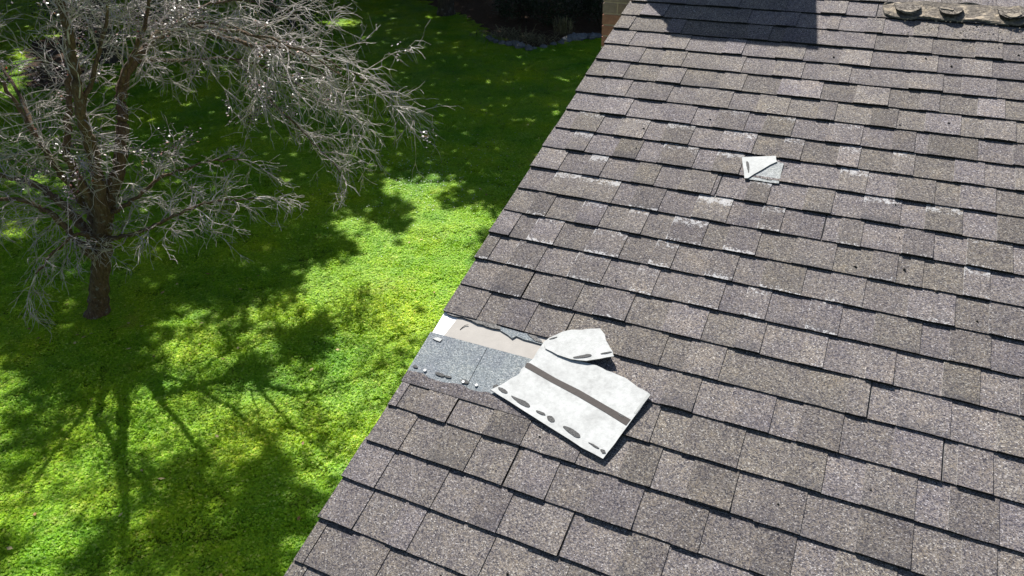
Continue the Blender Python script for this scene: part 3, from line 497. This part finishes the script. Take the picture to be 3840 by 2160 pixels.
# torn tab further up the slope
pm=onroof(slab('bare_mat',PATCHG,.004,.0045,M_PATCH,side=M_BUTT)); 
cx,cy=PATCHW[0]
fz=lambda x,y: .0045+ .012*min(1,max(0,(x-PATCHW[10][0])/.08+.3))
onroof(slab('folded_tab',PATCHW,.0055,.004,M_GLASSMAT,lambda x,y:.0035,M_TORN))
onroof(slab('tar_spot',chaikin(PATCHB),.0131,.0006,M_TAR)); onroof(slab('tar_spot',chaikin(PATCHS),.0086,.0006,M_TAR))
# crumbled course at the top right
onroof(slab('crumbled_strip',[(x+random.uniform(-.003,.003),y+random.uniform(-.004,.004)) for x,y in chaikin(TSTRIP,2)],.006,.007,M_CRUM,lambda x,y:.008*max(0,math.sin(x*31+y*50))+.004,M_TORN))
rr=random.Random(5)
lab=['widest crumbled tab, curled up at the left of the torn course','middle crumbled tab of the torn course','rightmost crumbled tab of the torn course, cut by the frame']
for c_,lp,lb in zip(CURLS,LIPS,lab):
    ycen=sum(p[1] for p in c_)/len(c_); ymax=max(p[1] for p in c_)
    o=slab('curled_tab',c_,.020,.008,M_LUMP,lambda x,y:.009*(1-(y-ycen)/(ymax-ycen+1e-6)) if y<ymax else 0,M_BUTT); onroof(o)
    o['label']=lb
    l_=slab('broken_lip',lp,.0,.010,M_TAN,lambda x,y:.008*(1-(y-ycen)/(ymax-ycen+1e-6))+.0245,M_TORN); link(l_,o)
V=[];F=[]
for i in range(90):
    x=rr.uniform(9.5,13.6)*E_; y=rr.uniform(-1.2,-.15)*E_-0.0; s_=rr.uniform(.002,.007); zz=.024; b0=len(V)
    for q in range(4): V.append((x+s_*math.cos(q*1.57+i),y+s_*math.sin(q*1.57+i)*rr.uniform(.4,1),zz+rr.uniform(0,.004)))
    V.append((x,y,zz+s_*.9)); F+=[(b0,b0+1,b0+4),(b0+1,b0+2,b0+4),(b0+2,b0+3,b0+4),(b0+3,b0,b0+4)]
o=onroof(meshobj('crumbs',V,F,M_TAN)); o['kind']='stuff'
V=[];F=[]
dl=list(DEBRIS)+[(rr.uniform(0.3,1.9),rr.uniform(-3.4,.0)) for _ in range(26)]
for i,(x,y) in enumerate(dl):
    s_=rr.uniform(.003,.007); b0=len(V); zz=.0075
    for q in range(5): V.append((x+s_*math.cos(q*1.257+i)*rr.uniform(.6,1.3),y+s_*math.sin(q*1.257+i)*rr.uniform(.5,1),zz))
    V.append((x,y,zz+s_)); F+=[(b0+q,b0+(q+1)%5,b0+5) for q in range(5)]
onroof(meshobj('grit',V,F,M_RUST))['kind']='stuff'
# ---------------------------------------------------------------- the two flipped fragments
def flipped(name,outline,lab,strip,blobs,lip,fz,cut=None):
    outline=[(x+random.uniform(-.0012,.0012),y+random.uniform(-.0012,.0012)) for i in range(len(outline)) for x,y in (outline[i],((outline[i][0]+outline[(i+1)%len(outline)][0])/2,(outline[i][1]+outline[(i+1)%len(outline)][1])/2))]
    root=slab(name,outline,.0,.0042,M_GLASSMAT,fz,M_TORN)
    root.matrix_basis=MR; link(root,None,lab,'shingle fragment','torn shingle fragments lying upside down')
    kids=[]
    if strip: kids.append(slab('seal_strip',strip,.0043,.0008,M_STRIP,fz))
    for b_ in blobs: kids.append(slab('tar_blob',chaikin(b_),.0043,.0014,M_TAR,fz))
    if lip: kids.append(slab('cut_edge',lip,.0043,.0006,M_CONC_GREY,fz))
    for q in kids: link(q,root)
    return root
M_CONC_GREY=plain('grey_selvage',(.42,.43,.42),.9,.1,60)
fz1=lambda x,y:.0125+.006*(x-.33)/.5
fz2=lambda x,y:.0165+.014*(x-.42)/.3
BL1=BLOBS[:7]+[BLOBS[10]]; BL2=BLOBS[7:10]
flipped('torn_shingle',FLAP1,'large torn shingle fragment flipped white side up, brown strip across it','' or STRIP,BL1,FOLDLIP,fz1)
flipped('torn_shingle',FLAP2,'smaller torn shingle fragment with pale back, tucked above the large one',None,BL2,None,fz2)
# ---------------------------------------------------------------- bare plum tree
tree=bpy.data.objects.new('plum_tree',None); tree.location=(0,0,0)
link(tree,label='nearly bare purple-leaf plum tree with drooping twigs on the lawn',cat='tree')
LIMBS['trunk']=[(-8.36,1.44,-.05),(-8.20,1.45,.35),(-8.05,1.50,.75),(-7.94,1.57,1.1),(-7.88,1.65,1.4),(-7.86,1.75,1.62)]
R0={'trunk':(.15,.115),'s1':(.105,.035),'s2':(.105,.03),'s3':(.05,.014),'s4':(.075,.02),'s5':(.07,.016),'s6':(.085,.03),'s7':(.06,.022),'s8':(.04,.010),'s9':(.04,.010),'s10':(.045,.010),'s11':(.035,.008),'s12':(.028,.006),'s13':(.035,.007),'s14':(.035,.007),'s15':(.035,.01),'s16':(.04,.01),'s17':(.03,.007),'s18':(.022,.006)}
tr=random.Random(11); paths={}
for n,pts in LIMBS.items():
    sp=smoothpath(pts,6)
    for i in range(2,len(sp)-1): sp[i]=sp[i]+Vector((tr.uniform(-1,1),tr.uniform(-1,1),tr.uniform(-1,1)))*(.02 if n!='trunk' else .008)
    a,b=R0[n]; rad=[(a+(b-a)*(i/(len(sp)-1))**.7)*(1+.1*tr.uniform(-1,1)) for i in range(len(sp))]
    if n=='trunk': rad[0]=.23; rad[1]=.18; rad[2]=.155
    V=[];F=[]; tube(sp,rad,10 if a>.06 else 6,V,F,True)
    o=meshobj('trunk' if n=='trunk' else 'limb',V,F,M_BARK,True); link(o,tree); paths[n]=(sp,rad)
TV=[];TF=[];tips=[]
def twigpath(p,d,length,n,droop,wob):
    out=[p]; d=d.normalized(); s_=length/n
    for i in range(n):
        d=(d+Vector((tr.gauss(0,wob),tr.gauss(0,wob),tr.gauss(0,wob)-droop))).normalized(); p=p+d*s_; out.append(p)
    return out,d
def spawn(p,d,length,r0,level,droop):
    n=5 if level==0 else (4 if level==1 else 3)
    pth,_=twigpath(p,d,length,n,droop,.20 if level<2 else .26)
    pth=[q if q.z>.25 else Vector((q.x,q.y,.25+.2*tr.random())) for q in pth]
    rad=[max(.0022,r0*(1-.82*i/n)) for i in range(n+1)]
    tube(pth,rad,4 if level==0 else 3,TV,TF)
    if level==2: tips.append(pth[-1]); return
    kids={0:tr.randint(5,7),1:tr.randint(2,5)}[level]
    for k in range(kids):
        t=tr.uniform(.18,1.0); i=min(n-1,int(t*n)); q=pth[i].lerp(pth[i+1],t*n-i)
        dd=(pth[i+1]-pth[i]).normalized(); side=Vector((tr.gauss(0,1),tr.gauss(0,1),tr.gauss(.1,.7))); side=(side-dd*side.dot(dd)); side.normalize()
        spawn(q,dd*tr.uniform(.5,1.1)+side*tr.uniform(.5,1.0),length*tr.uniform(.32,.60) if level==0 else length*tr.uniform(.35,.75),max(.0038,r0*.55),level+1,droop*1.15)
cfg={'s18':(24,.62,.16,.15),'trunk':(12,.45,.10,.5),'s1':(30,.95,.03,.15),'s2':(22,.9,.05,.3),'s3':(24,.9,.05,.2),'s4':(28,.9,.05,.1),'s5':(30,.85,.06,.15),'s6':(20,.8,.08,.2),'s7':(18,.7,.1,.2),'s8':(26,.62,.05,.1),'s9':(28,.65,.10,.12),'s10':(18,.6,.14,.1),'s11':(26,.95,.10,.0),'s12':(26,.90,.16,0),'s13':(24,.85,.13,.0),'s14':(28,.95,.12,0),'s15':(18,.8,.05,0),'s16':(20,.8,.05,.1),'s17':(22,.95,.10,.0)}
for n,(cnt,ln,dr,t0) in cfg.items():
    sp,rad=paths[n]
    cnt=int(cnt*.72)
    for k in range(cnt):
        t=t0+(1-t0)*(k+tr.random())/cnt if k<cnt-2 else 1.0
        f_=t*(len(sp)-1); i=min(len(sp)-2,int(f_)); q=sp[i].lerp(sp[i+1],f_-i); dd=(sp[i+1]-sp[i]).normalized()
        side=Vector((tr.gauss(0,1),tr.gauss(0,1),tr.gauss(.25,.6))); side-=dd*side.dot(dd); side.normalize()
        if t>=1: side*=.4
        spawn(q,dd*tr.uniform(.3,1.2)+side,ln*tr.uniform(.6,1.25),tr.uniform(.007,.013),0,dr)
o=meshobj('twigs',TV,TF,M_TWIG); link(o,tree,kind='stuff'); NTW=len(TF)
# leaves left on the tips
T=np.array([tuple(t) for t in tips]); pr=vnoise(T[:,0],T[:,1],1.6,4)*vnoise(T[:,2],T[:,0],2.0,6)
hi=(T[:,2]>2.2); T_R=np.random.default_rng(2).random(len(T))<.22; sel=T[T_R&hi&(pr>np.quantile(pr[hi],.80))]
cnt=22; base=np.repeat(sel,cnt,0); n_=base.shape[0]; r2=np.random.default_rng(3)
base=base+r2.normal(0,.055,base.shape)
lv=leafquads(base[:,0],base[:,1],base[:,2],r2.uniform(.03,.055,n_),r2.uniform(.02,.035,n_),r2.uniform(0,6.28,n_),r2.uniform(-.9,.6,n_),0)
link(npmesh('leaves',lv,4,M_PLUM,np.clip(r2.beta(1.6,1.9,n_),0,1)),tree,kind='stuff'); NLF=n_
# ---------------------------------------------------------------- shade trees standing outside the frame
TR=[(-16.5,-.5),(-21.5,3.2),(-27,8.2),(-36,12.5),(-33,24.5),(-24,27.5),(-17,29.5),(-9.5,31.5),(-13.9,21.7),(-20.6,11.9)]
xs=np.arange(-44,-1.5,.26); ys=np.arange(-6,33,.26); X,Y=np.meshgrid(xs,ys); X=X.ravel()+RNG.uniform(-.15,.15,X.size); Y=Y.ravel()+RNG.uniform(-.15,.15,Y.size)
wx=X+.55*(vnoise(X,Y,1.3,1)-.5)+.3*(vnoise(X,Y,3.5,2)-.5); wy=Y+.55*(vnoise(X,Y,1.3,3)-.5)+.3*(vnoise(X,Y,3.5,5)-.5)
dens=np.full(X.shape,1.0)
lit=inpoly(wx,wy,LIT); dens[lit]=0
for e in LITE: dens[inell(wx,wy,e)<1]=0.02
for e in DIME: m=inell(wx,wy,e)<1; dens[m]=np.minimum(dens[m],.8)
for e in DARKE: dens[inell(wx,wy,e)<1]=.95
# the near lawn is only dappled
near=(inpoly(X,Y,[(-12,-6),(-1.5,-6),(-1.5,3),(-4.6,1.4),(-6.0,.6),(-7.3,-.1),(-12,1)]))&~lit
for_d=vnoise(wx,wy,2.6,9)
dens[near]*=np.where((for_d[near]>.62)&(Y[near]<-.9),.6,.01)
nd=inpoly(wx,wy,NEARD)
dens[nd]=np.where(vnoise(wx,wy,3.1,12)[nd]>.30,.9,.05)
for e in LITE: dens[nd&(inell(wx,wy,e)<1)]=.02
# nothing over the house or over the view between sun and roof
hgt=RNG.uniform(9.5,14.0,X.size)
keep=(RNG.random(X.size)<dens)&(dens>.01)
# soften: neighbouring cells share a canopy height so crowns have layers
hgt=9.5+4.5*np.clip(vnoise(X,Y,.35,8)+RNG.normal(0,.16,X.size),0,1)
GX=X[keep];GY=Y[keep];GH=hgt[keep]
sx,sy,sz=SD
CXp=GX-sx/(-sz)*GH; CYp=GY-sy/(-sz)*GH
TRn=np.array(TR); dd=((CXp[:,None]-TRn[:,0])**2+(CYp[:,None]-TRn[:,1])**2); who=dd.argmin(1)
names=['left of the view, nearest the camera','left of the view beside the plum tree','far left edge of the lawn','far left corner behind the lawn','behind the lawn at the left','behind the lawn, left of its middle','behind the lawn, near its middle','behind the planting bed','in the back corner of the lawn beside the bed','behind the plum tree']
for ti,(tx,ty) in enumerate(TR):
    m=who==ti
    if m.sum()<5: continue
    t_=bpy.data.objects.new('shade_tree',None); t_.location=(tx,ty,0)
    link(t_,label='tall leafy shade tree '+names[ti],cat='tree',group='tall trees around the lawn')
    lx=CXp[m]-tx; ly=CYp[m]-ty; lz=GH[m]
    r2=np.random.default_rng(ti+20); nl=15; n_=m.sum()*nl
    c=np.repeat(np.stack([lx,ly,lz],1),nl,0)+r2.normal(0,.16,(n_,3))
    lv=leafquads(c[:,0],c[:,1],c[:,2],r2.uniform(.20,.34,n_),r2.uniform(.15,.24,n_),r2.uniform(0,6.28,n_),r2.uniform(-.7,.7,n_),.05)
    link(npmesh('crown',lv,4,M_CROWN,r2.random(n_)),t_)
    V=[];F=[]; rr_=random.Random(ti)
    pth=[(0,0,-.1),(.05,0,1.5),(rr_.uniform(-.2,.2),.1,4),(rr_.uniform(-.3,.3),.2,7),(0,.2,10.5)]; sp=smoothpath(pth,4)
    tube(sp,[.42]+[.34*(1-.7*i/len(sp)) for i in range(1,len(sp))],10,V,F); link(meshobj('trunk',V,F,M_BARK2,True),t_)
    idx=r2.choice(m.sum(),min(14,m.sum()),replace=False)
    for q in idx:
        e=Vector((lx[q],ly[q],lz[q])); z0=rr_.uniform(4.5,8.5); 
        V=[];F=[]; mid=Vector((e.x*.45,e.y*.45,z0+(e.z-z0)*.7)); sp=smoothpath([(0,.1,z0),mid,e],4); tube(sp,[.11*(1-.85*i/(len(sp)-1)) for i in range(len(sp))],5,V,F); link(meshobj('branch',V,F,M_BARK2),t_)
# ---------------------------------------------------------------- planting bed: stones, shrubs, dry grass
ball=[]
def stone(name,x,y,s_,seed,lab):
    r_=random.Random(seed); V=[];F=[]; nu,nv=9,6
    ph=[r_.uniform(0,6.28) for _ in range(6)]
    for j in range(nv+1):
        th=math.pi*j/nv
        for i in range(nu):
            a=2*math.pi*i/nu; rr_=1+.16*math.sin(2*a+ph[0]+th)+.12*math.sin(3*a+ph[1]*th)+.08*math.sin(5*a+ph[2])
            V.append((math.sin(th)*math.cos(a)*rr_,math.sin(th)*math.sin(a)*rr_*.75,math.cos(th)*.55*rr_))
    for j in range(nv):
        for i in range(nu): F.append((j*nu+i,(j+1)*nu+i,(j+1)*nu+(i+1)%nu,j*nu+(i+1)%nu))
    o=meshobj(name,V,F,M_STONE); o.scale=(s_,s_,s_); o.rotation_euler=(0,0,r_.uniform(0,3)); o.location=(x,y,s_*.35); link(o,None,lab,'stone','rounded stones edging the planting bed')
M_STONE=plain('grey_fieldstone',(.20,.21,.235),.85,.25,4,(.10,.105,.115),.8)
SN=len(STONES)
ORD=['first','second','third','fourth','fifth','sixth','seventh','eighth','ninth','tenth','eleventh','twelfth','thirteenth','fourteenth','fifteenth','sixteenth','seventeenth','eighteenth','nineteenth','twentieth']
for i,(x,y) in enumerate(STONES):
    stone('edging_stone',x+random.uniform(-.08,.08),y+random.uniform(-.1,.1),random.uniform(.11,.21)*(1.35 if i>13 else 1),i*3,('grey fieldstone edging the shaded bed, nearest to the chimney' if i==SN-1 else 'grey fieldstone edging the shaded bed, '+ORD[SN-1-i]+' counting left from the chimney'))
def shrub(x,y,rx,h,n,name,lab,seed,mat=None,leaf=.11,conif=False):
    r2=np.random.default_rng(seed); root=bpy.data.objects.new(name,None); root.location=(x,y,0)
    link(root,label=lab,cat='conifer' if conif else 'shrub')
    nc=max(10,n//60); c=r2.normal(0,1,(nc,3)); c/=np.linalg.norm(c,axis=1)[:,None]; rad=r2.uniform(.45,1,nc)[:,None]
    c=c*rad*np.array([rx,rx,h*.5])+np.array([0,0,h*.52]); c[:,2]=np.abs(c[:,2])
    if conif: f_=1-c[:,2]/h*.8; c[:,:2]*=np.clip(f_,.15,1)[:,None]
    k=n//nc; p=np.repeat(c,k,0)+r2.normal(0,.16*min(rx,1.2),(nc*k,3)); p[:,2]=np.abs(p[:,2])+.02; m_=p.shape[0]
    lv=leafquads(p[:,0],p[:,1],p[:,2],r2.uniform(.6,1.3,m_)*leaf,r2.uniform(.5,1,m_)*leaf*(.35 if conif else .7),r2.uniform(0,6.28,m_),r2.uniform(-.8,.8,m_),.1)
    link(npmesh('foliage',lv,4,mat or M_SHRUB,np.clip(r2.beta(1.4,2.6,m_),0,1)),root,kind='stuff')
    V=[];F=[]
    for q in range(7):
        e=c[r2.integers(nc)]; tube([(0+.04*q,0,-.02),(e[0]*.3,e[1]*.3,e[2]*.5),tuple(e)],[.035,.022,.008],4,V,F)
    link(meshobj('stems',V,F,M_BARK2),root)
SH=[(-9.2,21.2,.9,1.5,3000,'rounded dark shrub in the bed, right behind the dry grass'),(-7.6,21.6,.8,1.9,3000,'upright dark shrub in the bed beside the chimney'),(-10.9,22.0,1.0,1.3,2600,'low dark shrub at the left end of the bed'),
(-6.6,23.2,1.2,2.6,3500,'tall dark shrub in the bed, half behind the chimney'),(-9.0,24.0,1.5,2.4,4000,'broad dark shrub at the back of the bed'),(-12.2,24.8,1.6,2.2,4000,'broad dark shrub left of the bed, under the trees'),
(-15.8,26.5,1.9,2.6,4200,'wide dark shrub behind the lawn, at the top middle'),(-19.5,26.5,2.0,2.6,4200,'wide dark shrub behind the lawn, left of the top middle'),(-23.8,24.6,2.0,2.8,4200,'wide dark shrub behind the plum crown'),(-28.0,22.8,2.0,2.8,4000,'wide dark shrub behind the plum, further left'),
(-24.3,13.6,1.3,1.7,3000,'dark shrub in the small bed behind the plum trunk'),(-21.5,15.0,1.2,1.5,2600,'low dark shrub on the lawn behind the plum limbs'),(-18.0,17.6,1.3,1.6,3000,'dark shrub behind the long right-hand plum limb'),(-31,19.5,1.8,2.5,3500,'dark shrub in the far left corner')]
for i,(x,y,rx,h,n,lb) in enumerate(SH): shrub(x,y,rx,h,n,'shrub',lb,i+60,leaf=.15 if n>3000 else .10)
for i,(x,y,rx,h,n,lb) in enumerate([(-11.8,27.5,1.8,4.5,5200,'dark spruce behind the planting bed'),(-7.6,27.5,1.8,4.8,5200,'dark spruce behind the chimney'),(-34,16.5,2.0,4.2,4200,'spruce at the far left')]): shrub(x,y,rx,h,n,'spruce',lb,i+90,leaf=.2,conif=True)
# dry strappy grass clump and pale stems
M_DRY=leafmat('dry_grass_blade',[(0,(.10,.10,.04)),(.5,(.24,.22,.11)),(1,(.42,.37,.22))],.6,.2,.3,1.0,(1,1,.8))
def clump(x,y,n,rad,ln,lab,seed,tilt):
    r2=np.random.default_rng(seed); a=r2.uniform(0,6.28,n)
    cx=r2.normal(0,rad,n);cy=r2.normal(0,rad*.6,n)
    lv=leafquads(cx,cy,np.full(n,.03),r2.uniform(.6,1.2,n)*ln,r2.uniform(.012,.022,n),a,r2.uniform(*tilt,n),.35)
    o=npmesh('grass_clump',lv,4,M_DRY,r2.random(n)); o.location=(x,y,0); link(o,None,lab,'grass clump')
clump(-9.9,19.0,260,.55,.8,'flattened dry strappy leaves hanging over the bed stones',1,(.05,.9))
clump(-8.9,18.9,220,.45,.7,'dry grass clump at the front corner of the bed',2,(.05,.8))
clump(-8.35,20.0,150,.16,.9,'upright pale stems in the bed',3,(1.0,1.5))
# white clover flowers and fallen leaves on the lawn
r2=np.random.default_rng(8); n_=420; fx=r2.normal(-6.4,.9,n_);fy=r2.normal(7.6,1.1,n_)
lv=leafquads(fx,fy,r2.uniform(.05,.09,n_),np.full(n_,.022),np.full(n_,.02),r2.uniform(0,6.28,n_),r2.uniform(-.3,.6,n_),0)
M_FLOW=plain('clover_flower_white',(.7,.72,.66),.8,.05,30)
link(npmesh('clover_flowers',lv,4,M_FLOW),label='scatter of tiny white clover flowers in the shaded lawn',cat='flowers',kind='stuff')
n_=150; fx=r2.uniform(-14,-3,n_);fy=r2.uniform(-2,16,n_)
lv=leafquads(fx,fy,r2.uniform(.05,.08,n_),r2.uniform(.05,.09,n_),r2.uniform(.03,.05,n_),r2.uniform(0,6.28,n_),r2.uniform(-.3,.3,n_),0)
M_FALL=leafmat('fallen_leaf',[(0,(.20,.09,.03)),(.5,(.36,.26,.08)),(1,(.5,.42,.2))],.6,.1)
link(npmesh('fallen_leaves',lv,4,M_FALL,r2.random(n_)),label='sparse yellow-brown fallen leaves on the lawn',cat='leaves',kind='stuff')
print('shingles',nsh,'tabs',ntab,'bricks',nb,'twigfaces',NTW,'leaves',NLF,'lawn pts',len(me.vertices),'crown clumps',int(keep.sum()))
